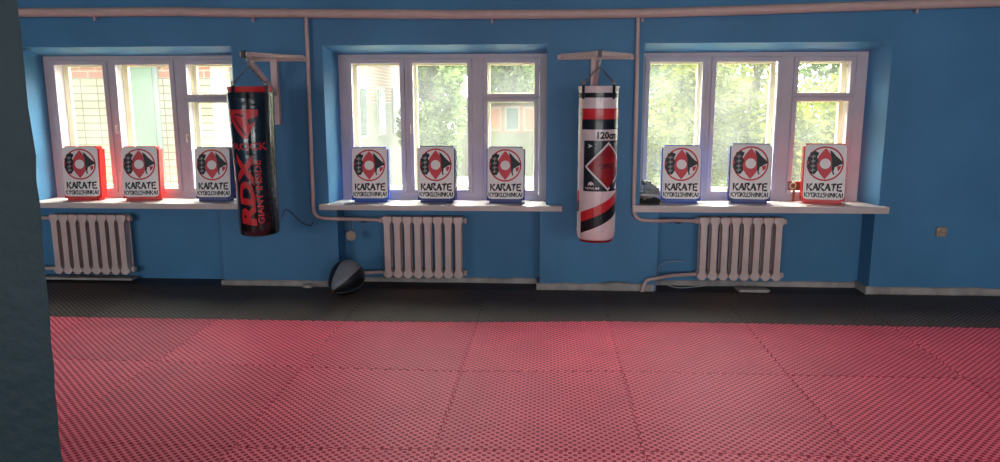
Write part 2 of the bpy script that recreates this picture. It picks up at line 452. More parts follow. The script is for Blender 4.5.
# ------------------------------------------------------------------ the room
WY, RY, OY = 6.39, 6.63, 6.96      # pier face, recess face, outer face of the window wall
HEAD = 2.125
OPEN = [(-4.66, -2.73), (-1.925, 0.015), (0.83, 2.86)]
REC = [(-4.85, -2.93), (-1.855, -0.035), (1.00, 2.835)]
SILL = 0.705
HEAD_IN, FY = 2.066, 6.70         # the reveals close in towards the window frame
OPEN_IN = [(-4.66, -2.73), (-1.875, 0.015), (0.83, 2.80)]
CZ = 2.95
XL, XR = -7.2, 5.6
def prism(outline, z0, z1, axis='z'):
    bm = bmesh.new(); P = (lambda p, q: (p[0], p[1], q)) if axis == 'z' else (lambda p, q: (q, p[0], p[1]))
    a = [bm.verts.new(P(p, z0)) for p in outline]; b = [bm.verts.new(P(p, z1)) for p in outline]; n = len(outline)
    bm.faces.new(a[::-1]); bm.faces.new(b)
    for k in range(n): bm.faces.new((a[k], a[(k + 1) % n], b[(k + 1) % n], b[k]))
    return bm
struct(obj('wall_back', prism([(WY, HEAD), (FY, HEAD_IN), (OY, HEAD_IN), (OY, CZ), (WY, CZ)], XL, XR, 'x'), M['wall']))
xs = [XL] + [v for a in OPEN for v in a] + [XR]; xi = [XL] + [v for a in OPEN_IN for v in a] + [XR]
for i in range(0, 8, 2):
    struct(obj('wall_back', prism([(xs[i], WY), (xs[i + 1], WY), (xi[i + 1], FY), (xi[i + 1], OY), (xi[i], OY), (xi[i], FY)], SILL, HEAD), M['wall']))
blocks = []
xs = [XL] + [v for a in REC for v in a] + [XR]
blocks += [(xs[i], xs[i + 1], WY, OY, -0.02, SILL) for i in range(0, 8, 2)]
blocks += [(a, b, RY, OY, -0.02, SILL) for a, b in REC]
for b in blocks: struct(obj('wall_back', box_bm(*b), M['wall']))      # lintel, piers, recessed aprons
struct(obj('floor', box_bm(XL - .2, XR + .2, REAR_Y - .2, OY, -0.12, -0.018), M['floor']))
struct(obj('ceiling', box_bm(XL - .2, XR + .2, REAR_Y - .2, OY, CZ, CZ + .2), M['ceil']))
struct(obj('wall_right', box_bm(XR, XR + .2, REAR_Y - .2, OY, -0.1, CZ), M['wall']))
struct(obj('wall_left', box_bm(XL - .2, XL, REAR_Y - .2, OY, -0.1, CZ), M['wall']))
bm = bmesh.new()
add_box(bm, XL, XR, REAR_Y - .2, REAR_Y, -0.1, 0.8); add_box(bm, XL, XR, REAR_Y - .2, REAR_Y, 2.4, CZ)
xs = [XL] + [v for c, w in REAR_OPENINGS for v in (c - w / 2, c + w / 2)] + [XR]
for i in range(0, len(xs), 2): add_box(bm, xs[i], xs[i + 1], REAR_Y - .2, REAR_Y, 0.8, 2.4)  # leaves the openings added for the rear fill lamps
struct(obj('wall_front', bm, M['wall']))

# near partition end whose rough plaster edge fills the left of the view
bm = bmesh.new()
py0, py1, pn = 1.40, 1.54, 60
def PART_X(z): return -1.016 - .014 * max(0, min(1, (1.42 - z) / .5))
rows = []
for i in range(pn + 1):
    z = CZ * i / pn
    x = PART_X(z) + .0012 * math.sin(z * 37) + .001 * math.sin(z * 83 + 1) + (.003 if i % 7 == 3 else 0) + random.uniform(-.001, .001)
    rows.append([bm.verts.new(p) for p in ((-2.6, py0, z), (x - .010, py0, z), (x, py0 + .004, z), (x - .12, py1 - .014, z), (x - .15, py1, z), (-2.6, py1, z))])
for A, B in zip(rows, rows[1:]):
    for k in range(6): bm.faces.new((A[k], A[(k + 1) % 6], B[(k + 1) % 6], B[k]))
bm.faces.new(rows[0]); bm.faces.new(rows[-1])
struct(obj('wall_partition', bm, M['teal'], smooth=True))

# skirting boards of the piers and the recesses
def skirt(name, x0, x1, y, h=0.05, t=0.025, wob=0.006):
    bm = bmesh.new(); n = max(2, int((x1 - x0) / 0.12)); pr = None
    for i in range(n + 1):
        x = x0 + (x1 - x0) * i / n; z = h + random.uniform(-wob, wob); tt = t + random.uniform(-.004, .004)
        ring = [bm.verts.new(p) for p in ((x, y, -.018), (x, y - tt, -.018), (x, y - tt, z - .008), (x, y - tt + .008, z), (x, y, z))]
        if pr:
            for k in range(5): bm.faces.new((pr[k], pr[(k + 1) % 5], ring[(k + 1) % 5], ring[k]))
        else: bm.faces.new(ring)
        pr = ring
    bm.faces.new(pr)
    return struct(obj(name, bm, M['skirt']))
skirt('baseboard_left', -2.95, -1.90, WY, 0.036)
skirt('baseboard_middle', -0.06, 0.98, WY, 0.045)
skirt('baseboard_right', 2.80, XR, WY, 0.05)
skirt('baseboard_recess_middle', -1.85, -0.04, RY, 0.026)
skirt('baseboard_recess_right', 1.0, 2.83, RY, 0.03)
for n, x in (('trim_1', REC[1][1]), ('trim_2', REC[2][1]), ):   # short returns of the skirting at the pier corners
    struct(obj(n, box_bm(x - .028, x, WY - .02, RY, -0.018, 0.043), M['skirt']))

# sills
for i, (a, b, zt) in enumerate([(-4.80, -2.70, 0.752), (-1.985, 0.155, 0.750), (0.765, 2.905, 0.760)]):
    bm = bmesh.new()
    o0, o1 = OPEN[i]
    outline = [(a, 6.28), (b, 6.28), (b, WY + .001), (o1 - .001, WY + .001), (OPEN_IN[i][1] - .001, 6.69), (OPEN_IN[i][0] + .001, 6.69), (o0 + .001, WY + .001), (a, WY + .001)]
    lo = [bm.verts.new((x, y, SILL)) for x, y in outline]; hi = [bm.verts.new((x, y, zt)) for x, y in outline]
    bm.faces.new(lo[::-1]); bm.faces.new(hi)
    for k in range(8): bm.faces.new((lo[k], lo[(k + 1) % 8], hi[(k + 1) % 8], hi[k]))
    bmesh.ops.recalc_face_normals(bm, faces=bm.faces[:])
    bmesh.ops.bevel(bm, geom=[e for e in bm.edges if all(v.co.y < WY for v in e.verts)], offset=.008, segments=2, affect='EDGES')
    o = obj('window_sill', bm, M['sill'], smooth=True)
    o.name = 'trim_sill_%d' % (i + 1); struct(o)

# windows: box frame, inner and outer sashes, panes, vent on the right, handles
WIN = [((-4.55, -4.09), (-3.965, -3.455), (-3.295, -2.86)),
       ((-1.755, -1.315), (-1.195, -0.70), (-0.515, -0.095)),
       ((0.925, 1.385), (1.505, 2.035), (2.215, 2.655))]
Z0, Z1, ZT = 0.845, 1.985, (1.645, 1.715)
def ring(bm, x0, x1, z0, z1, w, y0, y1):
    add_box(bm, x0 - w, x0, y0, y1, z0 - w, z1 + w); add_box(bm, x1, x1 + w, y0, y1, z0 - w, z1 + w)
    add_box(bm, x0, x1, y0, y1, z1, z1 + w); add_box(bm, x0, x1, y0, y1, z0 - w, z0)
def grid_frame(bm, x0, x1, z0, z1, holes, y0, y1):
    """a board with rectangular holes, one connected surface"""
    X = sorted({x0, x1} | {h[0] for h in holes} | {h[1] for h in holes}); Z = sorted({z0, z1} | {h[2] for h in holes} | {h[3] for h in holes})
    V = {}
    def v(x, y, z):
        k = (round(x, 5), y, round(z, 5))
        if k not in V: V[k] = bm.verts.new((x, y, z))
        return V[k]
    solid = lambda cx, cz: x0 < cx < x1 and z0 < cz < z1 and not any(h[0] < cx < h[1] and h[2] < cz < h[3] for h in holes)
    for i in range(len(X) - 1):
        for j in range(len(Z) - 1):
            a, b, c, d = X[i], X[i + 1], Z[j], Z[j + 1]; mx, mz = (a + b) / 2, (c + d) / 2
            if not solid(mx, mz): continue
            bm.faces.new((v(a, y0, c), v(b, y0, c), v(b, y0, d), v(a, y0, d)))
            bm.faces.new((v(a, y1, d), v(b, y1, d), v(b, y1, c), v(a, y1, c)))
            for px, pz, q in ((a - 1e-3, mz, ((a, c), (a, d))), (b + 1e-3, mz, ((b, d), (b, c))), (mx, c - 1e-3, ((b, c), (a, c))), (mx, d + 1e-3, ((a, d), (b, d)))):
                if not solid(px, pz):
                    (p1, r1), (p2, r2) = q
                    bm.faces.new((v(p1, y0, r1), v(p2, y0, r2), v(p2, y1, r2), v(p1, y1, r1)))
for wi, panes in enumerate(WIN):
    root = struct(bpy.data.objects.new('window_%d' % (wi + 1), None)); COL.objects.link(root)
    root.location = ((OPEN[wi][0] + OPEN[wi][1]) / 2, 6.70, SILL)
    inv = Vector(root.location)
    def wobj(name, bm, mt, parent=None, **k):
        for v in bm.verts: v.co -= inv
        return obj(name, bm, mt, parent or root, **k)
    X0, X1 = OPEN_IN[wi]
    lights = [(panes[0], Z0, Z1), (panes[1], Z0, Z1), (panes[2], Z0, ZT[0]), (panes[2], ZT[1], Z1)]
    holes = [(p[0] - .045, p[1] + .045, Z0 - .045, Z1 + .045) for p in panes[:2]] + [(panes[2][0] - .045, panes[2][1] + .045, Z0 - .045, ZT[0] + .018), (panes[2][0] - .045, panes[2][1] + .045, ZT[1] - .018, Z1 + .045)]
    bm = bmesh.new()
    grid_frame(bm, X0, X1, SILL, HEAD_IN, holes, 6.695, 6.87)
    wobj('window_frame', bm, M['frame'])
    for li, ((a, b), c, d) in enumerate(lights):
        w = .045
        lo_ = w if li != 3 else .034; hi_ = w if li != 2 else .034
        bm = bmesh.new(); grid_frame(bm, a - w + .002, b + w - .002, c - lo_ + .002, d + hi_ - .002, [(a, b, c, d)], 6.680, 6.722)
        bevel(bm, .004, 1); s = wobj('inner_sash', bm, M['frame'])
        bm = bmesh.new(); grid_frame(bm, a - .004, b + .004, c - .004, d + .004, [(a + .012, b - .012, c + .012, d - .012)], 6.706, 6.720)
        wobj('pane', box_bm(a - .004, b + .004, 6.712, 6.716, c - .004, d + .004), M['glass'], s)
        bm.free()
        bm = bmesh.new(); grid_frame(bm, a - w + .002, b + w - .002, c - lo_ + .002, d + hi_ - .002, [(a + .008, b - .008, c + .01, d - .01)], 6.872, 6.91)
        bevel(bm, .004, 1); s = wobj('outer_sash', bm, M['cream'])
        wobj('pane', box_bm(a + .002, b - .002, 6.886, 6.89, c + .004, d - .004), M['glass'], s)
    # sash handles and hinges
    for hx, hz in ((panes[1][0] - .028, 1.40), (panes[2][0] - .028, 1.32)):
        bm = bmesh.new(); add_box(bm, hx - .008, hx + .008, 6.674, 6.682, hz - .045, hz + .045)
        add_tube(bm, fillet([(hx, 6.675, hz + .03), (hx, 6.645, hz + .03), (hx, 6.645, hz - .035), (hx, 6.675, hz - .035)], .012), .005, 8)
        wobj('sash_handle', bm, M['sill'])
    for hz in (1.93, 1.05):
        wobj('hinge', tube_bm([(panes[2][1] + .05, 6.676, hz - .035), (panes[2][1] + .05, 6.676, hz + .035)], .007, 8), M['frame'])

# ------------------------------------------------------------------ foam mats
GX = {-3: (-3.54, -3.50, -3.49), -2: (-2.506, -2.474, -2.49), -1: (-1.52, -1.505, -1.49), 0: (-.499, -.507, -.511), 1: (.497, .493, .483), 2: (1.514, 1.487, 1.481), 3: (2.576, 2.53, 2.49)}
GY = {-3: (5.276, 4.36, 3.24), -2: (5.279, 4.348, 3.22), -1: (5.28, 4.293, 3.206), 0: (5.31, 4.279, 3.241), 1: (5.391, 4.335, 3.277), 2: (5.395, 4.323, 3.274), 3: (5.378, 4.332, 3.28)}
def gv(i, j):
    """corner of column i, row j; j = -1 far edge of the black row, 0 black/red line, then towards the camera"""
    k = max(-3, min(3, i)); jj = max(0, min(2, j))
    x = GX[k][jj] + (i - k) * 1.01; y = GY[k][jj]
    if j == -1: x = GX[k][0] + (i - k) * 1.01 + (.03 if i > 0 else .0); y = 6.30 + (0.02 if i < -1 else -0.01)
    if j > 2: y -= (j - 2) * 1.01
    return Vector((x, y))
EC = {}
def edge_pts(a, b):
    """the jigsaw line between two grid corners, the same for both mats that share it"""
    key = (a, b) if a < b else (b, a)
    if key not in EC:
        P, Q = gv(*key[0]), gv(*key[1]); d = Q - P; L = d.length; t = d / L; n = Vector((-t.y, t.x))
        T = 24; pts = [P]; h = .0065
        for k in range(T):
            c = (k + .5) / T * L; s = 1 if k % 2 else -1; w = L / T
            for du, dv in ((-.30, .35), (-.40, 1), (.40, 1), (.30, .35)):
                pts.append(P + t * (c + du * w) + n * (s * h * dv))
        pts.append(Q); EC[key] = pts
    pts = EC[key]
    return pts if key == (a, b) else pts[::-1]
def project(x, y, z):
    d = Vector((x, y, z)) - cam.location; dz = d.dot(Fw)
    return (500 + F_PX * d.dot(R2) / dz, 231 - F_PX * d.dot(U2) / dz) if dz > .1 else (None, None)
def col_edge(py): return 15 + py * 0.1
ORD = ['first', 'second', 'third', 'fourth', 'fifth', 'sixth', 'seventh', 'eighth', 'ninth', 'tenth', 'eleventh']
ROWN = [('black', 'in the row by the window wall'), ('red', 'in the red row touching the black mats'),
        ('red', 'in the middle red row'), ('red', 'in the nearest red row')]
for r in range(4):
    vis = []
    for i in range(-6, 5):
        if r == 0: far, near = -1, 0
        else: far, near = r - 1, r
        crn = [gv(i, near), gv(i + 1, near), gv(i + 1, far), gv(i, far)]
        ok = False
        for s in range(11):
            for q in range(11):
                p = crn[0].lerp(crn[1], s / 10).lerp(crn[3].lerp(crn[2], s / 10), q / 10)
                X, Y = project(p.x, p.y, 0)
                if X is not None and col_edge(Y) < X < 999 and 0 < Y < 461: ok = True
        if ok: vis.append((i, far, near, crn))
    for idx, (i, far, near, crn) in enumerate(vis):
        loop = []
        for a, b in (((i, near), (i + 1, near)), ((i + 1, near), (i + 1, far)), ((i + 1, far), (i, far)), ((i, far), (i, near))):
            if far == -1 and a[1] == -1 and b[1] == -1: loop += [gv(*a)]
            else: loop += edge_pts(a, b)[:-1]
        c = sum(crn, Vector((0, 0))) / 4
        rz = (PI / 2) * ((i * 3 + r * 5) % 4)
        rot = Matrix.Rotation(-rz, 2)
        bm = bmesh.new(); tz = random.uniform(-.0012, .0)
        def P(p, z, s=1):
            q = (p - c); q = q * (1 - (.0015 if s else .0032) / .5); q = rot @ q; return (q.x, q.y, z)
        top = [bm.verts.new(P(p, tz, 0)) for p in loop]; mid = [bm.verts.new(P(p, tz - .003)) for p in loop]; bot = [bm.verts.new(P(p, -.018)) for p in loop]
        bm.faces.new(top); n = len(loop)
        for A, B in ((mid, top), (bot, mid)):
            for k in range(n): bm.faces.new((A[k], A[(k + 1) % n], B[(k + 1) % n], B[k]))
        bm.faces.new(bot[::-1])
        cn, rn = ROWN[r]
        side = 'left' 
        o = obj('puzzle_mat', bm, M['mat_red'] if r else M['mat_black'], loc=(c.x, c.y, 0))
        o.rotation_euler = (0, 0, rz)
        tag(o, f'{cn} foam mat, {ORD[idx]} from the left {rn}', 'floor mat', 'interlocking foam mats on the floor')

# ------------------------------------------------------------------ radiators and pipes
def section_bm():
    bm = bmesh.new(); H = .575
    o = [(-.0445, H - .010), (-.034, H), (.034, H), (.0445, H - .010), (.0445, H - .052), (.020, H - .075), (.0195, .085), (.0445, .062), (.0445, .030), (.018, .020), (0, 0), (-.018, .020), (-.0445, .030), (-.0445, .062), (-.0195, .085), (-.020, H - .075), (-.0445, H - .052)]
    extrude_poly(bm, o, -.052, .052, 0, .007)
    return bm
sec_proto = None
def radiator(x0, z, label, group='cast iron radiators under the windows', plug=1):
    global sec_proto
    y = 6.50
    root = thing('radiator', label, 'radiator', (x0, y, z), 0, group)
    for k in range(8):
        if sec_proto is None:
            s = obj('radiator_section', section_bm(), M['radiator'], root, smooth=True); sec_proto = s
        else:
            s = sec_proto.copy(); COL.objects.link(s); s.parent = root
        s.location = (.046 + k * .0925, 0, 0)
    for zz in (.535, .052):
        o = obj('end_plug', tube_bm([(.74, 0, zz), (.765, 0, zz)], .026, 6), M['radiator'], root)
    for xx in (.14, .58): obj('wall_hook', tube_bm([(xx, .13, .50), (xx, .0, .50)], .008, 6), M['rust'], root)
    return root
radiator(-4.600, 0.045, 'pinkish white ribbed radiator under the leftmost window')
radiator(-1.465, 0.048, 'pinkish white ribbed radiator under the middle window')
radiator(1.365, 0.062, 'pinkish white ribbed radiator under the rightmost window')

hp = [(-7.0, 2.405), (-4.5, 2.415), (-3.13, 2.410), (-2.52, 2.392), (-2.02, 2.386), (-.80, 2.366), (.20, 2.36), (.78, 2.362), (1.6, 2.378), (2.40, 2.398), (3.65, 2.425), (5.55, 2.46)]
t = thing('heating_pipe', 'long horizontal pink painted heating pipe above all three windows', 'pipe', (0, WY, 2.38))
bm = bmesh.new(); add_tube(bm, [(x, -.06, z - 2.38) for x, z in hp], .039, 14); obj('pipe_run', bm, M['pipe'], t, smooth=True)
for x, z in ((-2.50, 2.39), (.80, 2.362), (3.0, 2.41), (-.45, 2.363), (-3.9, 2.412)):
    bm = bmesh.new(); add_tube(bm, [(x, 0, z - 2.38 - .045), (x, -.05, z - 2.38 - .043), (x, -.10, z - 2.38 - .015)], .006, 6)
    add_tube(bm, [(x, -.06, z - 2.38 - .04), (x, -.06, z - 2.38 - .07)], .010, 6)
    obj('pipe_hook', bm, M['pipe'], t)
bm = bmesh.new(); add_tube(bm, [(-2.25, -.06, .010), (-2.19, -.06, .009)], .041, 14)
obj('weld_joint', bm, M['pipe'], t, smooth=True)

def drop(px, py_top, pts, label, cz):
    t = thing('drop_pipe', label, 'pipe', (px, WY - .06, cz), 0, 'vertical pipes feeding the radiators')
    o = (px, WY - .06, cz)
    obj('pipe_run', tube_bm([Vector(p) - Vector(o) for p in fillet(pts, .10, 8)], .0165, 12), M['pipe'], t, smooth=True)
    e = Vector(pts[-1]) - Vector(o)
    obj('coupling', tube_bm([e + Vector((-.20, -.0, 0)), e + Vector((-.15, 0, 0))], .023, 8), M['rust'], t)
    obj('lock_nut', tube_bm([e + Vector((-.03, 0, 0)), e], .026, 6), M['radiator'], t)
drop(-2.03, 0, [(-2.035, 6.33, 2.36), (-2.05, 6.33, .632), (-1.86, 6.338, .616), (-1.70, 6.45, .60), (-1.465, 6.50, .583)], 'vertical pink pipe beside the black bag bending to the middle radiator', .583)
drop(.77, 0, [(.765, 6.33, 2.33), (.775, 6.33, .632), (1.01, 6.338, .620), (1.15, 6.44, .612), (1.365, 6.50, .597)], 'vertical pink pipe beside the white bag bending to the right radiator', .597)
def ret(pts, label):
    t = obj('return_pipe', tube_bm(fillet([Vector(p) - Vector(pts[-1]) for p in pts], .07, 8), .0165, 12), M['pipe'], smooth=True, loc=pts[-1])
    tag(t, label, 'pipe', 'low return pipes of the radiators')
ret([(-1.465, 6.50, .100), (-1.75, 6.43, .098), (-1.85, 6.335, .095), (-1.90, 6.33, .09), (-1.905, 6.33, -.018)], 'low bent pipe from the middle radiator into the floor behind the ball')
ret([(1.365, 6.50, .114), (1.12, 6.43, .114), (1.01, 6.335, .112), (.90, 6.33, .10), (.86, 6.30, -.018)], 'low bent pipe from the right radiator into the floor')
ret([(-4.600, 6.50, .580), (-5.2, 6.48, .582)], 'short pipe stub at the upper left of the left radiator')
ret([(-4.600, 6.50, .097), (-5.2, 6.48, .10)], 'short pipe stub at the lower left of the left radiator')

# ------------------------------------------------------------------ wall brackets
def bracket(px, tip_x, arm_z, label, gusset_side):
    t = thing('bag_bracket', label, 'bracket', (px, WY, arm_z), 0, 'steel wall brackets holding the bags')
    dx = tip_x - px; tz = 0.0 if gusset_side else -.012
    a, b = (-.31, .33) if gusset_side == 0 else (-.24, .29)
    bm = box_bm(a, b, -.035, 0, -.019, .019); bevel(bm, .003, 1); obj('wall_bar', bm, M['bracket'], t)
    bm = box_bm(-.030, .030, -.052, 0 if gusset_side else 0, -.56, .0); bevel(bm, .003, 1); obj('post', bm, M['bracket'], t)
    for ax in (a + .03, b - .03):
        bm = bmesh.new(); add_bar(bm, (ax, -.03, .012), (dx + (.015 if ax > 0 else -.015), -.68, tz), .030, .034); bevel(bm, .003, 1); obj('arm', bm, M['bracket'], t)
    bm = bmesh.new(); add_bar(bm, (0, -.045, -.30), (dx * .9, -.60, tz - .025), .035, .035); obj('brace', bm, M['bracket'], t)
    bm = bmesh.new(); add_bar(bm, (dx, -.665, tz), (dx, -.70, tz), .026, .058); obj('end_cap', bm, M['black_cap'], t)
    for sx in (a + .04, b - .04): obj('bolt', tube_bm([(sx, -.043, 0), (sx, -.034, 0)], .011, 6), M['rust'], t)
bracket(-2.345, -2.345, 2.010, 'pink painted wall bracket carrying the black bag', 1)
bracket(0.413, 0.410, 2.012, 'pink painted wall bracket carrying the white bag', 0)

# ------------------------------------------------------------------ punching bags
def chain_link_pts(a, b, w, flip):
    d = (b - a); t = d.normalized(); s = t.orthogonal().normalized()
    if flip: s = t.cross(s)
    c = (a + b) / 2; h = d.length / 2 + .003
    return [c + t * (math.sin(q) * h) + s * (math.cos(q) * w) for q in [2 * PI * k / 10 for k in range(10)]]
def chain(parent, p, q, name='chain'):
    p, q = Vector(p), Vector(q); n = max(2, int((q - p).length / .026)); bm = bmesh.new()
    for k in range(n):
        a = p.lerp(q, k / n); b = p.lerp(q, (k + 1) / n)
        add_tube(bm, chain_link_pts(a, b,   .0070, k % 2), .0019, 5, 0, True)
    return obj(name, bm, M['chain'], parent, smooth='all')

def make_bag(name, label, loc, rz, R, H, prof, mats, polys, top_z, hang, lean, body_mat, collar, wob):
    root = thing(name, label, 'punching bag', loc, rz, None)
    root.rotation_euler = (0, lean, rz)
    bm = bmesh.new()
    add_lathe(bm, prof, 48, wob=wob)
    def rad(z):
        for (r0, z0), (r1, z1) in zip(prof, prof[1:]):
            if z0 <= z <= z1 and z1 > z0: return r0 + (r1 - r0) * (z - z0) / (z1 - z0)
        return R
    def mp(u, v, lift):
        a = u / R; r = rad(v) + (wob(a, v) if wob else 0) + .0012 + lift * .0009
        return (r * math.sin(a), -r * math.cos(a), v)
    body_faces = len(bm.faces)
    bmesh.ops.recalc_face_normals(bm, faces=bm.faces[:])
    art(bm, polys, mp, R * .13)
    obj('body', bm, [body_mat] + mats, root, smooth=True, recalc=False)
    # collar of loops above the body
    bm = bmesh.new(); n = 40
    for (r0, z0), (r1, z1) in (((R * 1.0, H - .003), (R * 1.05, H + .045)),):
        A = [[bm.verts.new(((r) * math.sin(2*PI*k/n), -(r) * math.cos(2*PI*k/n), z)) for k in range(n)] for r, z in ((r0, z0), (r1, z1), (r1 - .008, z1), (r0 - .012, z0))]
        for i in range(4):
            P, Q = A[i], A[(i + 1) % 4]
            for k in range(n): bm.faces.new((P[k], P[(k+1) % n], Q[(k+1) % n], Q[k]))
    obj('collar', bm, collar, root, smooth=True)
    hk = Vector(hang)
    for k in range(4):
        a = PI / 4 + k * PI / 2
        top = Vector((R * 1.06 * math.sin(a), -R * 1.06 * math.cos(a), H + .04))
        bm = bmesh.new()
        mt = Matrix.Rotation(a, 4, 'Z')
        add_box(bm, -.014, .014, -R * 1.075, -R * 1.055, H - .05, H + .055, 0, mt); bevel(bm, .002, 1)
        s = obj('strap', bm, M['black_cap'], root)
        rg = bmesh.new(); c = top * 1.0; c.z += .03
        add_tube(rg, [c + Vector((.016 * math.cos(q) * math.cos(a), .016 * math.cos(q) * math.sin(a), .018 * math.sin(q))) for q in [2*PI*j/12 for j in range(12)]], .003, 5, 0, True)
        obj('d_ring', rg, M['chain'], s, smooth='all')
        chain(root, c, hk)
    obj('swivel_hook', tube_bm(smooth_path([hk, hk + Vector((0, 0, .03)), hk + Vector((.012, 0, .05)), hk + Vector((0, 0, .075))]), .006, 8), M['chain'], root, smooth='all')
    return root

# black bag
R, H = .163, 1.13
zb = lambda y: H + .055 - (y - 88) * .00794
P = []
P += text_polys('RDX', -.150, -.018, zb(225), zb(153), 1, 1, rot=True, bold=.05, shear=0.1)
P += text_polys('GIANT INSIDE', -.008, .042, zb(223), zb(160), 1, 1, rot=True, bold=.02)
P += text_polys('ROCK', -.165, .10, zb(150), zb(143), 1, 1, bold=.02)
yb0, yb1, ym = zb(111), zb(119), zb(139)
P += [([(-.185, yb0), (.045, yb0), (.045, yb1 + .0), (-.185, yb1)], 1, 1),
      ([(-.185, yb1), (.045, yb1), (.015, zb(125)), (-.045, ym), (-.075, ym), (-.125, zb(131))], 1, 1),
      ([(-.13, zb(114.5)), (-.06, zb(116.5)), (-.065, zb(118)), (-.135, zb(116))], 2, 2),
      ([(-.15, zb(118)), (-.138, zb(118)), (-.05, zb(135)), (-.062, zb(136))], 2, 2),
      ([(-.035, zb(121)), (.045, zb(117)), (.045, zb(121)), (.02, zb(123)), (-.02, zb(126))], 2, 2)]
prof = [(.05, 0), (.125, .004), (.150, .018), (.158, .05), (.160, .30), (.163, .60), (.166, .85), (.170, 1.0), (.176, 1.10), (.178, 1.13), (.12, 1.15)]
prof = [(r, z) for r, z in prof]
dense = []
for (r0, z0), (r1, z1) in zip(prof, prof[1:]):
    n = max(1, int((z1 - z0) / .02))
    for k in range(n): dense.append((r0 + (r1 - r0) * k / n, z0 + (z1 - z0) * k / n))
dense.append(prof[-1])
wb_ = lambda a, z: (.0022 * math.sin(z * 95 + 2.5 * math.sin(a * 3)) * max(0, math.sin(a)) ** 2 + .003 * math.sin(a * 2 + z * 5)) if .03 < z < 1.12 else 0
make_bag('punching_bag', 'glossy black hanging punching bag with red lettering beside left window', (-2.292, 5.70, .585), .385, R, H, dense,
         [M['print_red'], M['print_black']], P, 0, (0.0, 0, H + .20), -.012, M['bag_black'], M['print_red'], wb_)

# white bag
R, H = .150, 1.135
zw = lambda y: 1.195 - (y - 85) * .00771
ua = lambda x: R * math.asin(max(-1, min(1, (x - 598) / 20.3)))
P = []
uL, uR = ua(582), .42
P += [([(uL, zw(98)), (uR, zw(98)), (uR, zw(93.3)), (uL, zw(93.3))], 2, 1), ([(-.42, zw(98)), (uL, zw(98)), (uL, zw(93.3)), (-.42, zw(93.3))], 2, 1),
      ([(uL, zw(118.8)), (uR, zw(118.8)), (uR, zw(108.3)), (uL, zw(108.3))], 1, 1),
      ([(uL, zw(128.6)), (uR, zw(128.6)), (uR, zw(118.8)), (uL, zw(118.8))], 2, 1)]
P += text_polys('120cm', ua(597.5), .17, zw(137.8), zw(130.4), 2, 1, bold=.045)
uB = ua(584.5)
P += [([(uB, zw(189)), (.215, zw(189)), (.215, zw(139.3)), (uB, zw(139.3))], 2, 1)]
uc, vc, hh = .088, zw(164.6), .186
P += [([(uc - hh, vc), (uc, vc - hh), (uc + hh * .68, vc - hh * .32), (uc + hh * .68, vc + hh * .32), (uc, vc + hh)], 3, 2)]
h2 = .166
P += [([(uc - h2, vc), (uc, vc - h2), (uc + h2 * .72, vc - h2 * .28), (uc + h2 * .72, vc + h2 * .28), (uc, vc + h2)], 4, 3)]
P += text_polys('UFC', .012, .150, vc - .018, vc + .022, 2, 4, bold=.03, shear=.2)
# small marks in the corners of the black panel
def bowtie(u, v, w, h): return [([(u - w, v + h), (u, v + h * .3), (u + w, v + h), (u + w * .7, v), (u + w, v - h), (u, v - h * .3), (u - w, v - h), (u - w * .7, v)], 3, 2)]
P += bowtie(ua(592), zw(144.5), .030, .016)
P += [([(ua(592) - .026, zw(183.5)), (ua(592) - .018, zw(180.5)), (ua(592), zw(179.3)), (ua(592) + .018, zw(180.5)), (ua(592) + .026, zw(183.5)), (ua(592) + .010, zw(182.2)), (ua(592), zw(183.6)), (ua(592) - .010, zw(182.2))], 3, 2)]
P += text_polys('VENUM', ua(585.5) + .006, ua(600.5), zw(187), zw(184.8), 3, 2, bold=.01)
P += [([(.16, zw(187)), (.19, zw(180.5)), (.205, zw(187))], 3, 2)]
def curve_band(c0, c1, mi, ua0, ua1):
    out = []; n = 16
    for k in range(n):
        a0 = ua0 + (ua1 - ua0) * k / n; a1 = ua0 + (ua1 - ua0) * (k + 1) / n
        out.append(([(a0, c0(a0)), (a1, c0(a1)), (a1, c1(a1)), (a0, c1(a0))], mi, 1))
    return out
top_ = lambda u: zw(210.5) + (u - uL) * .34 + max(0, u - uL) ** 2 * .45
P += curve_band(lambda u: top_(u) - .078, top_, 1, uL, .33)
P += curve_band(lambda u: top_(u) - .165, lambda u: top_(u) - .078, 2, uL, .33)
P += [([(-.26, zw(204)), (ua(580.2), zw(199)), (ua(580.2), zw(189)), (-.26, zw(192))], 1, 1), ([(-.26, zw(214)), (ua(580.2), zw(210)), (ua(580.2), zw(199)), (-.26, zw(204))], 2, 1)]
P += [([(uL - .006, .03), (uL - .001, .03), (uL - .001, H - .02), (uL - .006, H - .02)], 5, 1)]
prof = [(.05, 0), (.11, .002), (.135, .012), (.145, .03), (.150, .08), (.149, .5), (.148, .9), (.150, 1.134), (.10, 1.136)]
dense = []
for (r0, z0), (r1, z1) in zip(prof, prof[1:]):
    n = max(1, int((z1 - z0) / .03))
    for k in range(n): dense.append((r0 + (r1 - r0) * k / n, z0 + (z1 - z0) * k / n))
dense.append(prof[-1])
bagw = make_bag('punching_bag', 'white hanging punching bag with red and black bands between windows', (.407, 5.70, .575), -.071, R, H, dense,
         [M['print_red'], M['print_black'], M['print_white'], M['print_dred'], M['pipe']], P, 0, (0, 0, H + .193), 0, M['bag_white'], M['bag_white'],
         lambda a, z: .0015 * math.sin(a * 2 + z * 6) + .001 * math.sin(z * 40) * (1 if z > .1 else 0))
bm = bmesh.new(); add_lathe(bm, [(.10, -.012), (.128, -.008), (.134, .008)], 40); obj('base_disc', bm, M['print_dred'], bagw, smooth=True)

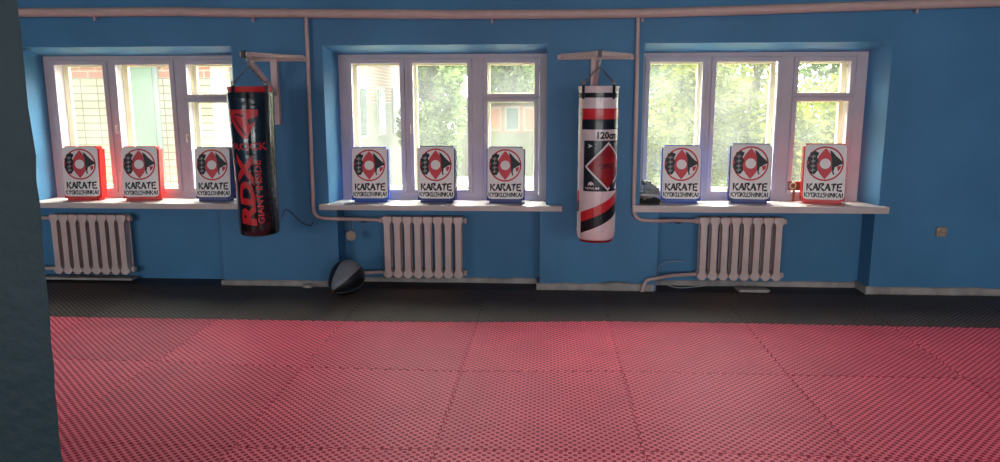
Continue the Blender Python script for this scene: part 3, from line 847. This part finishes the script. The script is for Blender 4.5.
# ------------------------------------------------------------------ kick shields on the sills
PW, PH, PD = .335, .500, .13
def shield_mesh():
    bm = bmesh.new(); add_box(bm, -PW / 2, PW / 2, 0, PD, 0, PH)
    bmesh.ops.bevel(bm, geom=[e for e in bm.edges if abs(e.verts[0].co.y - e.verts[1].co.y) > .05], offset=.024, segments=4, affect='EDGES')
    bmesh.ops.bevel(bm, geom=[e for e in bm.edges if abs(e.verts[0].co.y - e.verts[1].co.y) < .001], offset=.014, segments=3, affect='EDGES')
    bmesh.ops.subdivide_edges(bm, edges=[e for e in bm.edges if e.calc_length() > .2], cuts=4, use_grid_fill=True)
    for v in bm.verts:
        if v.co.y < .001: v.co.y -= .012 * math.cos(v.co.x / PW * PI * .9) * math.sin(v.co.z / PH * PI)
    return bm
def face_map(u, v, lift):
    return (u, -.0025 - lift * .0008 - .014 * max(0, math.cos(u / PW * PI * .9)) * math.sin(v / PH * PI), v)
def rrect(x0, x1, z0, z1, r, n=4):
    out = []
    for cx, cz, a0 in ((x1 - r, z1 - r, 0), (x0 + r, z1 - r, PI / 2), (x0 + r, z0 + r, PI), (x1 - r, z0 + r, 3 * PI / 2)):
        for k in range(n + 1):
            a = a0 + PI / 2 * k / n; out.append((cx + r * math.cos(a), cz + r * math.sin(a)))
    return out
def face_mesh():
    """white front panel with its printed emblem and lettering"""
    bm = bmesh.new(); W = PW / 2 - .008
    nu, nv = 8, 16; z0, z1 = .040, PH - .008
    g = [[bm.verts.new(face_map(-W + 2 * W * i / nu, z0 + (z1 - z0) * j / nv, 0)) for j in range(nv + 1)] for i in range(nu + 1)]
    for i, sx in ((0, 1), (nu, -1)):
        for j, sz in ((0, 1), (nv, -1)): g[i][j].co.x += sx * .010; g[i][j].co.z += sz * .008
    for i in range(nu):
        for j in range(nv): bm.faces.new((g[i][j], g[i + 1][j], g[i + 1][j + 1], g[i][j + 1]))
    back = [[bm.verts.new((g[i][j].co.x, .004, g[i][j].co.z)) for j in (0, nv)] for i in range(nu + 1)]
    for i in range(nu):
        bm.faces.new((back[i][0], back[i + 1][0], g[i + 1][0], g[i][0])); bm.faces.new((g[i][nv], g[i + 1][nv], back[i + 1][1], back[i][1]))
    cx, cz, r = -.002, .335, .142
    P = ring_polys(cx, cz, r - .013, r, 1, 1)
    # four-pointed petal emblem
    n = 12
    lens = [(cx + .070 * math.sin(PI * k / n), cz + .128 - .256 * k / n) for k in range(n + 1)] + [(cx - .070 * math.sin(PI * k / n), cz - .128 + .256 * k / n) for k in range(1, n)]
    P += [(lens, 2, 1)]
    P += [(circle(cx, cz, .042, 20), 0, 3)]
    P += ring_polys(cx, cz, .042, .050, 2, 3, 20)
    # left: black brush panel with pale signs
    P += [([(cx - .138, cz + .050), (cx - .112, cz + .062), (cx - .120, cz + .088), (cx - .078, cz + .104), (cx - .050, cz + .088), (cx - .066, cz + .050), (cx - .050, cz + .022), (cx - .064, cz - .010), (cx - .056, cz - .056), (cx - .078, cz - .088), (cx - .112, cz - .082), (cx - .124, cz - .048), (cx - .140, cz - .030), (cx - .126, cz + .008)], 3, 3)]
    for dz in (.060, .022, -.018, -.052):
        P += [([(cx - .112, cz + dz), (cx - .076, cz + dz + .006), (cx - .076, cz + dz - .006), (cx - .112, cz + dz - .009)], 4, 4)]
        P += [([(cx - .099, cz + dz + .013), (cx - .089, cz + dz + .013), (cx - .090, cz + dz - .019), (cx - .098, cz + dz - .019)], 4, 4)]
    # right: black belted figure shape sweeping down to the right
    P += [([(cx + .030, cz + .112), (cx + .052, cz + .098), (cx + .085, cz + .060), (cx + .128, cz + .022), (cx + .138, cz + .004), (cx + .108, cz - .008), (cx + .090, cz - .020),
            (cx + .072, cz - .028), (cx + .066, cz - .064), (cx + .074, cz - .088), (cx + .060, cz - .086), (cx + .052, cz - .050), (cx + .050, cz + .0), (cx + .046, cz + .055)], 3, 3)]
    P += [([(cx + .090, cz - .022), (cx + .124, cz - .010), (cx + .118, cz - .040), (cx + .098, cz - .060)], 1, 2)]
    P += brush_text('KARATE', -.132, .146, .112, .172, 3, 1)
    P += brush_text('KYOKUSHINKAI', -.148, .152, .058, .096, 3, 1)
    art(bm, P, face_map, .03)
    return bm
sm = shield_mesh(); fm = face_mesh()
proto_body = obj('cover', sm, M['pad_red'], smooth=True)
proto_face = obj('front_panel', fm, [M['pad_face'], M['ink_red'], M['ink_pink'], M['ink_black'], M['ink_grey']], recalc=False)
hb = bmesh.new(); add_bar(hb, (-.06, PD + .006, .32), (.06, PD + .006, .32), .004, .04); proto_handle = obj('arm_strap', hb, M['black_cap'])
body_mesh = {'red': proto_body.data}
for k in ('blue', 'navy'):
    d = proto_body.data.copy(); d.materials[0] = M['pad_' + k]; body_mesh[k] = d
PADS = [  # x centre, sill height, yaw, lean, scale, colour, label
 (-4.250, .752, .10, .06, 1.00, 'red', 'red sided karate shield nearest the dark left wall edge'),
 (-3.690, .752, .13, .07, 1.00, 'red', 'red sided karate shield in the middle of the left window sill'),
 (-3.010, .752, .06, .08, 0.99, 'navy', 'blue sided karate shield half beside the black bag on left sill'),
 (-1.565, .750, .06, .09, 1.00, 'blue', 'bright blue sided karate shield at left end of middle sill'),
 (-.965, .750, -.03, .06, 1.02, 'navy', 'dark blue sided karate shield in the centre of the middle sill'),
 (-.345, .750, -.02, .08, 1.01, 'navy', 'dark blue sided karate shield at the right of the middle sill'),
 (1.195, .760, -.08, .08, 1.02, 'blue', 'blue sided karate shield beside the heap of clothing'),
 (1.785, .760, -.14, .06, 1.05, 'navy', 'blue sided karate shield in the centre of the right sill'),
 (2.415, .760, -.20, .06, 1.05, 'red', 'red sided karate shield at the far right of the right sill'),
]
for i, (x, z, rz, lean, s, c, lab) in enumerate(PADS):
    root = thing('kick_shield', lab, 'kick shield', (x, 6.455, z), 0, 'karate kick shields on the window sills')
    root.rotation_euler = (-lean, 0, rz); root.scale = (s, s, s)
    for pr, nm in ((proto_body, 'cover'), (proto_face, 'front_panel'), (proto_handle, 'arm_strap')):
        o = pr if i == 0 else pr.copy()
        if i: COL.objects.link(o)
        if pr is proto_body: o.data = body_mesh[c]
        o.parent = root

# ------------------------------------------------------------------ ball on the floor
def teardrop():
    bm = bmesh.new(); prof = []
    for k in range(1, 28):
        a = PI * k / 28; r = .150 * math.sin(a); z = -.150 * math.cos(a)
        if z < -.03: z = z * 1.0 - ((-.03 - z) ** 2) * 4.0; r *= 1 - max(0, (-z - .03)) * .35
        prof.append((max(r, .003), z))
    n = 24; rings = []
    for r, z in prof: rings.append([bm.verts.new((r * math.sin(2*PI*k/n), -r * math.cos(2*PI*k/n), z)) for k in range(n)])
    for A, B in zip(rings, rings[1:]):
        for k in range(n): bm.faces.new((A[k], A[(k+1) % n], B[(k+1) % n], B[k])).material_index = 1 if k // 4 in (0, 3) else 0
    bm.faces.new(rings[0][::-1]); bm.faces.new(rings[-1])
    return bm
t = thing('speed_ball', 'black and grey teardrop leather punching ball lying on black mats by wall', 'ball', (-1.70, 6.09, 0.0))
o = obj('ball_body', teardrop(), [M['ball'], M['ball_grey']], t, smooth='all'); 
rot = Vector((-.42, -.80, -.42)).to_track_quat('-Z', 'Y').to_euler()
o.rotation_euler = rot; o.location = (0, 0, .150)
bm = bmesh.new()
for k in range(6):
    a = 2 * PI * (k * 4) / 24; pts = []
    for j in range(2, 27):
        b = PI * j / 28; r = .150 * math.sin(b); z = -.150 * math.cos(b)
        if z < -.03: z = z - ((-.03 - z) ** 2) * 4.0; r *= 1 - max(0, (-z - .03)) * .35
        pts.append((r * 1.003 * math.sin(a), -r * 1.003 * math.cos(a), z))
    add_tube(bm, pts, .0022, 5)
o2 = obj('seam', bm, M['ball_grey'], t, smooth='all'); o2.rotation_euler = rot; o2.location = (0, 0, .150)
bm = bmesh.new(); add_tube(bm, [(0, 0, -.19), (0, 0, -.222)], .016, 10)
add_tube(bm, [Vector((0, .016 * math.cos(q), -.232 + .016 * math.sin(q))) for q in [2*PI*k/12 for k in range(12)]], .004, 6, 0, True)
o3 = obj('hanging_loop', bm, M['rust'], t, smooth='all'); o3.rotation_euler = rot; o3.location = (0, 0, .150)

# ------------------------------------------------------------------ small things
def socket(x, z, label):
    t = thing('wall_socket', label, 'socket', (x, WY, z), 0, 'old wall sockets')
    bm = box_bm(-.042, .042, -.028, 0, -.042, .042); bevel(bm, .008, 3); obj('housing', bm, M['plastic'], t, smooth=True)
    bm = bmesh.new(); add_tube(bm, [(0, -.040, 0), (0, -.026, 0)], .027, 20); o = obj('socket_face', bm, M['plastic'], t, smooth=True)
    for sx in (-.010, .010): obj('contact_hole', tube_bm([(sx, -.0415, 0), (sx, -.039, 0)], .0035, 8), M['black_cap'], o)
socket(3.392, .540, 'beige surface mounted socket on the right stretch of blue wall')
socket(-2.48, .515, 'beige socket low on wall peeking out behind the black bag')

# disc hanging from the middle radiator pipe
t = thing('hanging_tag', 'round beige disc hanging from the pipe left of middle radiator', 'tag', (-1.735, 6.40, .40))
bm = bmesh.new(); add_tube(bm, [(0, -.006, .055), (0, .006, .055)], .046, 24); bevel(bm, .002, 1); obj('disc', bm, M['plastic'], t)
obj('string', tube_bm(smooth_path([(0, -.008, .09), (-.01, -.03, .17), (0, .04, .208), (.006, .07, .18), (.003, .008, .09)]), .002, 5), M['cable'], t)

# cable loop by the right radiator
tag(obj('thin_cable', tube_bm(smooth_path([(1.09, 6.60, -.01), (1.035, 6.50, .10), (1.045, 6.47, .20), (1.13, 6.47, .235), (1.26, 6.50, .232)], 8), .004, 6), M['cable'], smooth='all'),
    'thin grey cable looping up the wall beside the right radiator pipe', 'cable')
tag(obj('loose_wire', tube_bm(smooth_path([(.93, 6.36, .04), (1.05, 6.42, .05), (1.2, 6.40, .012), (1.5, 6.44, .03), (1.62, 6.50, .012), (1.7, 6.52, .02)], 8), .004, 6), M['cable'], smooth='all'),
    'loose pale wire lying on floor under the right radiator', 'cable')
tag(obj('wall_wire', tube_bm(smooth_path([(-2.36, 6.385, .62), (-2.32, 6.372, .69), (-2.26, 6.37, .66), (-2.18, 6.372, .58), (-2.09, 6.355, .55), (-2.05, 6.31, .60)], 8), .0035, 6), M['rust'], smooth='all'),
    'thin dark wire hanging on blue wall between black bag and vertical pipe', 'cable')
bm = bmesh.new(); v = add_box(bm, 0, .26, -.05, .05, 0, .022); 
for q in v: q.co.x += random.uniform(-.02, .02); q.co.y += random.uniform(-.012, .012)
bevel(bm, .003, 1)
tag(obj('board_offcut', bm, M['skirt'], loc=(1.72, 6.43, -.017)), 'pale board offcut on floor under the right radiator', 'board')
def rubble(name, loc, sx, sy, sz, label):
    bm = bmesh.new(); bmesh.ops.create_icosphere(bm, subdivisions=3, radius=1)
    for q in bm.verts:
        k = 1 + random.uniform(-.10, .10); q.co = Vector((q.co.x * sx * k, q.co.y * sy * k, max(q.co.z, -.3) * sz * k))
    z0 = min(q.co.z for q in bm.verts)
    for q in bm.verts: q.co.z -= z0
    return tag(obj(name, bm, M['skirt'], smooth=True, loc=loc), label, 'rubble')
rubble('plaster_chunk', (.64, 6.34, 0.045), .13, .045, .022, 'flaking plaster lump on the skirting below the white bag')
rubble('plaster_chunk', (-2.12, 6.30, -0.015), .05, .04, .035, 'broken pale plaster lump beside the black ball')
# flat wooden shelf strip under the left radiator
tag(obj('floor_board', box_bm(0, .95, -.05, .05, 0, .02), M['skirt'], loc=(-4.80, 6.50, .0)), 'grey board lying below the left radiator', 'board')

# heap of clothing at the left end of the right sill
def cloth(name, loc, sx, sy, sz, seed, mt, label, rz=0, rough=.22):
    rnd = random.Random(seed); bm = bmesh.new(); bmesh.ops.create_icosphere(bm, subdivisions=4, radius=1)
    ph = [rnd.uniform(0, 6) for _ in range(6)]
    for q in bm.verts:
        p = q.co.copy()
        k = 1 + rough * (.5 * math.sin(p.x * 4 + ph[0] + 2 * math.sin(p.y * 3 + ph[1])) + .3 * math.sin(p.z * 6 + ph[2] + p.x * 3) + .25 * math.sin(p.y * 7 + p.x * 5 + ph[3]))
        sq = lambda c: math.copysign(abs(c) ** .75, c)
        q.co = Vector((sq(p.x) * sx * k, sq(p.y) * sy * k, sq(p.z) * sz * (1 + (k - 1) * .8)))
    z0 = min(q.co.z for q in bm.verts)
    for q in bm.verts: q.co.z = max(q.co.z - z0 - .003, 0)
    o = obj(name, bm, mt, smooth='all', loc=loc); o.rotation_euler = (0, 0, rz)
    return tag(o, label, 'clothing', 'heap at the left end of the right sill')
def heap(name, loc, sx, sy, sz, seed, mt, label, rz, ty, rough):
    o = cloth(name, loc, sx, sy, sz, seed, mt, label, rz, rough); o.rotation_euler = (0, ty, rz); return o
heap('folded_cloth', (.930, 6.46, .760), .092, .09, .026, 1, M['cloth_dark'], 'dark folded cloth at the bottom of the sill heap', 0, 0, .3)
heap('crumpled_cloth', (.915, 6.45, .800), .092, .085, .030, 3, M['cloth_grey'], 'pale grey crumpled cloth in the middle of the sill heap', .3, -.10, .7)
heap('rolled_cloth', (.925, 6.46, .848), .078, .06, .036, 9, M['cloth_grey'], 'rounded grey roll of cloth near the top of heap', .8, .38, .4)
heap('leather_pouch', (.893, 6.47, .917), .042, .04, .022, 4, M['cloth_brown'], 'small brown pouch on top of the sill heap', .2, .10, .15)

# wooden latch bar behind the right-hand shield
t = thing('wooden_bar', 'reddish wooden bar with a ring behind the rightmost red shield', 'bar', (2.42, 6.655, .90))
bm = box_bm(-.245, .245, -.008, .008, -.04, .04); bevel(bm, .003, 1); obj('bar_body', bm, M['wood'], t)
obj('ring', tube_bm([(-.205 + .026 * math.cos(q), -.014, .026 * math.sin(q)) for q in [2*PI*k/16 for k in range(16)]], .006, 6, True), M['cream'], t, smooth='all')
for fx in (-.20, .18): obj('bar_foot', box_bm(fx, fx + .02, -.006, .006, -.14, -.04), M['wood'], t)

# ------------------------------------------------------------------ outside
GZ = -1.6
struct(obj('floor_yard', box_bm(-60, 60, OY + .02, 90, GZ - .3, GZ), M['asphalt']))

# near brick building, front face parallel to our window wall
bx = thing('brick_building', 'near cream brick building with red brick band outside left window', 'building', (-8.0, 11.3, GZ))
def part(name, x0, x1, y0, y1, z0, z1, mt, parent, base):
    b = base
    return obj(name, box_bm(x0 - b[0], x1 - b[0], y0 - b[1], y1 - b[1], z0 - b[2], z1 - b[2]), mt, parent)
def brick_part(name, x0, x1, y0, y1, z0, z1, mt, parent, base):
    o = obj(name, box_bm(x0, x1, y0, y1, z0, z1), mt, parent); o.location = (-base[0], -base[1], -base[2]); return o
b0 = (-8.0, 11.3, GZ)
brick_part('wall', -14, -5.05, 11.0, 15.5, GZ, 3.5, M['brick_near'], bx, b0)
part('roof', -14.2, -4.85, 10.8, 15.6, 3.5, 3.7, M['roof'], bx, b0)
for wx0, wx1, wz0, wz1 in ((-6.52, -5.86, .2, 3.2), (-10.5, -9.3, .6, 2.6)):
    w = part('window', wx0, wx1, 10.95, 11.0, wz0, wz1, M['win_frame_out'], bx, b0)
    part('window_pane', wx0 + .07, wx1 - .07, 10.93, 10.96, wz0 + .07, wz1 - .07, M['win_pale'], w, b0)
w = part('window', -5.05, -5.0, 11.7, 13.2, .5, 2.7, M['win_frame_out'], bx, b0)
part('window_pane', -5.0, -4.98, 11.8, 13.1, .6, 2.6, M['win_pale'], w, b0)
w = part('drain_pipe', -7.42, -7.28, 10.82, 10.95, GZ, 3.5, M['win_frame_out'], bx, b0)

# long wing receding from us
b1 = (-6.0, 26.0, GZ)
wg = thing('brick_wing', 'long pale brick wing with tall windows and red upper storey outside middle window', 'building', b1)
brick_part('wall', -12, -5.75, 16.5, 38.0, GZ, 4.4, M['brick_far'], wg, b1)
part('roof', -12.2, -5.55, 16.4, 38.2, 4.4, 4.6, M['roof'], wg, b1)
for yc in (17.5, 20.2, 22.9, 25.6, 28.3, 31.0, 33.7, 36.4):
    for z0, z1 in ((0.55, 2.20),):
        w = part('window', -5.76, -5.70, yc - .65, yc + .65, z0, z1, M['win_frame_out'], wg, b1)
        part('window_pane', -5.71, -5.68, yc - .52, yc + .52, z0 + .1, z1 - .1, M['win_dark'], w, b1)

# white low house far behind
b2 = (-1.0, 34.0, GZ)
hs = thing('white_house', 'white low house with glazed salmon balcony seen through middle window', 'building', b2)
part('wall', -3.95, 3.2, 33.0, 40.0, GZ, 1.75, M['white_render'], hs, b2)
part('roof', -4.15, 3.4, 32.7, 40.2, 1.75, 1.95, M['win_frame_out'], hs, b2)
part('balcony_panel', -2.7, 1.4, 32.85, 33.0, .35, 1.55, M['salmon'], hs, b2)
for k in range(5):
    x = -2.6 + k * .82
    w = part('balcony_window', x, x + .66, 32.78, 32.86, .42, 1.5, M['win_frame_out'], hs, b2)
    part('window_pane', x + .09, x + .60, 32.75, 32.79, .52, 1.42, M['win_dark'] if k % 2 else M['salmon'], w, b2)

# leafy trees
def leaves(bm, c, rad, n, size, rnd):
    for _ in range(n):
        while True:
            p = Vector((rnd.uniform(-1, 1), rnd.uniform(-1, 1), rnd.uniform(-1, 1)))
            if .15 < p.length < 1: break
        p = Vector((p.x * rad[0], p.y * rad[1], p.z * rad[2])) + Vector(c)
        a = Vector((rnd.gauss(0, 1), rnd.gauss(0, 1), rnd.gauss(0, .6))).normalized(); b = a.orthogonal().normalized()
        b = (b * math.cos(rnd.uniform(0, 6)) + a.cross(b) * math.sin(rnd.uniform(0, 6))).normalized()
        s = size * rnd.uniform(.6, 1.3)
        bm.faces.new([bm.verts.new(p + q) for q in (-a * s, b * s * .45, a * s, -b * s * .45)])
def tree(x, y, h, rad, n, size, mt, label, seed, cz=None):
    rnd = random.Random(seed)
    t = thing('leafy_tree', label, 'tree', (x, y, GZ), 0, 'trees in the yard')
    bm = bmesh.new(); add_tube(bm, smooth_path([(0, 0, 0), (.1, .05, h * .3), (-.08, .1, h * .6), (.05, 0, h * .95)]), [.16 * (1 - k / 24) + .02 for k in range(19)], 8)
    br = []
    for k in range(9):
        a = k * 2.4; z = h * (.3 + .06 * k); L = rad[0] * .75
        add_tube(bm, [(0, 0, z), (L * .5 * math.cos(a), L * .5 * math.sin(a), z + .3), (L * math.cos(a), L * math.sin(a), z + .8)], [.05, .03, .012], 6)
    obj('trunk', bm, M['bark'], t, smooth='all')
    bm = bmesh.new(); nb = 16; cc = cz if cz is not None else h * .62
    for k in range(nb):
        d = Vector((rnd.gauss(0, .5), rnd.gauss(0, .5), rnd.gauss(0, .5)))
        if d.length > .85: d = d.normalized() * .85
        c = (d.x * rad[0], d.y * rad[1], cc + d.z * rad[2])
        leaves(bm, c, (rad[0] * .45, rad[1] * .45, rad[2] * .34), n // nb, size, rnd)
    obj('crown', bm, mt, t, recalc=False)
TREES = [
 (1.6, 13.5, 4.8, (1.25, 1.5, 2.6), 14000, .075, 'leaf_yellow', 'yellow green tree outside the left pane of the right window', 2.7),
 (3.95, 14.0, 4.9, (1.3, 1.5, 2.7), 14000, .075, 'leaf_yellow', 'yellow green tree outside the centre pane of right window', 2.8),
 (6.4, 13.7, 4.8, (1.3, 1.5, 2.6), 14000, .075, 'leaf_yellow', 'yellow green tree outside the rightmost pane of the right window', 2.7),
 (2.9, 19.0, 5.8, (2.3, 2.0, 3.0), 13000, .11, 'leaf_green', 'taller green tree behind the yellow ones outside the right window', 3.2),
 (8.2, 19.5, 5.8, (2.5, 2.0, 3.0), 13000, .11, 'leaf_green', 'taller green tree furthest right outside the right window', 3.2),
 (-3.9, 27.0, 6.2, (1.3, 1.5, 3.2), 12000, .12, 'leaf_green', 'slim green tree beside the brick wing outside middle window', 3.6),
 (-2.0, 44.0, 8.5, (3.9, 3.0, 4.2), 14000, .2, 'leaf_green', 'big pale green tree rising behind the white house', 4.9),
]
for i, (x, y, h, r, n, s, mt, lab, cz) in enumerate(TREES):
    tree(x, y, h, r, n, s, M[mt], lab, i + 11, cz)
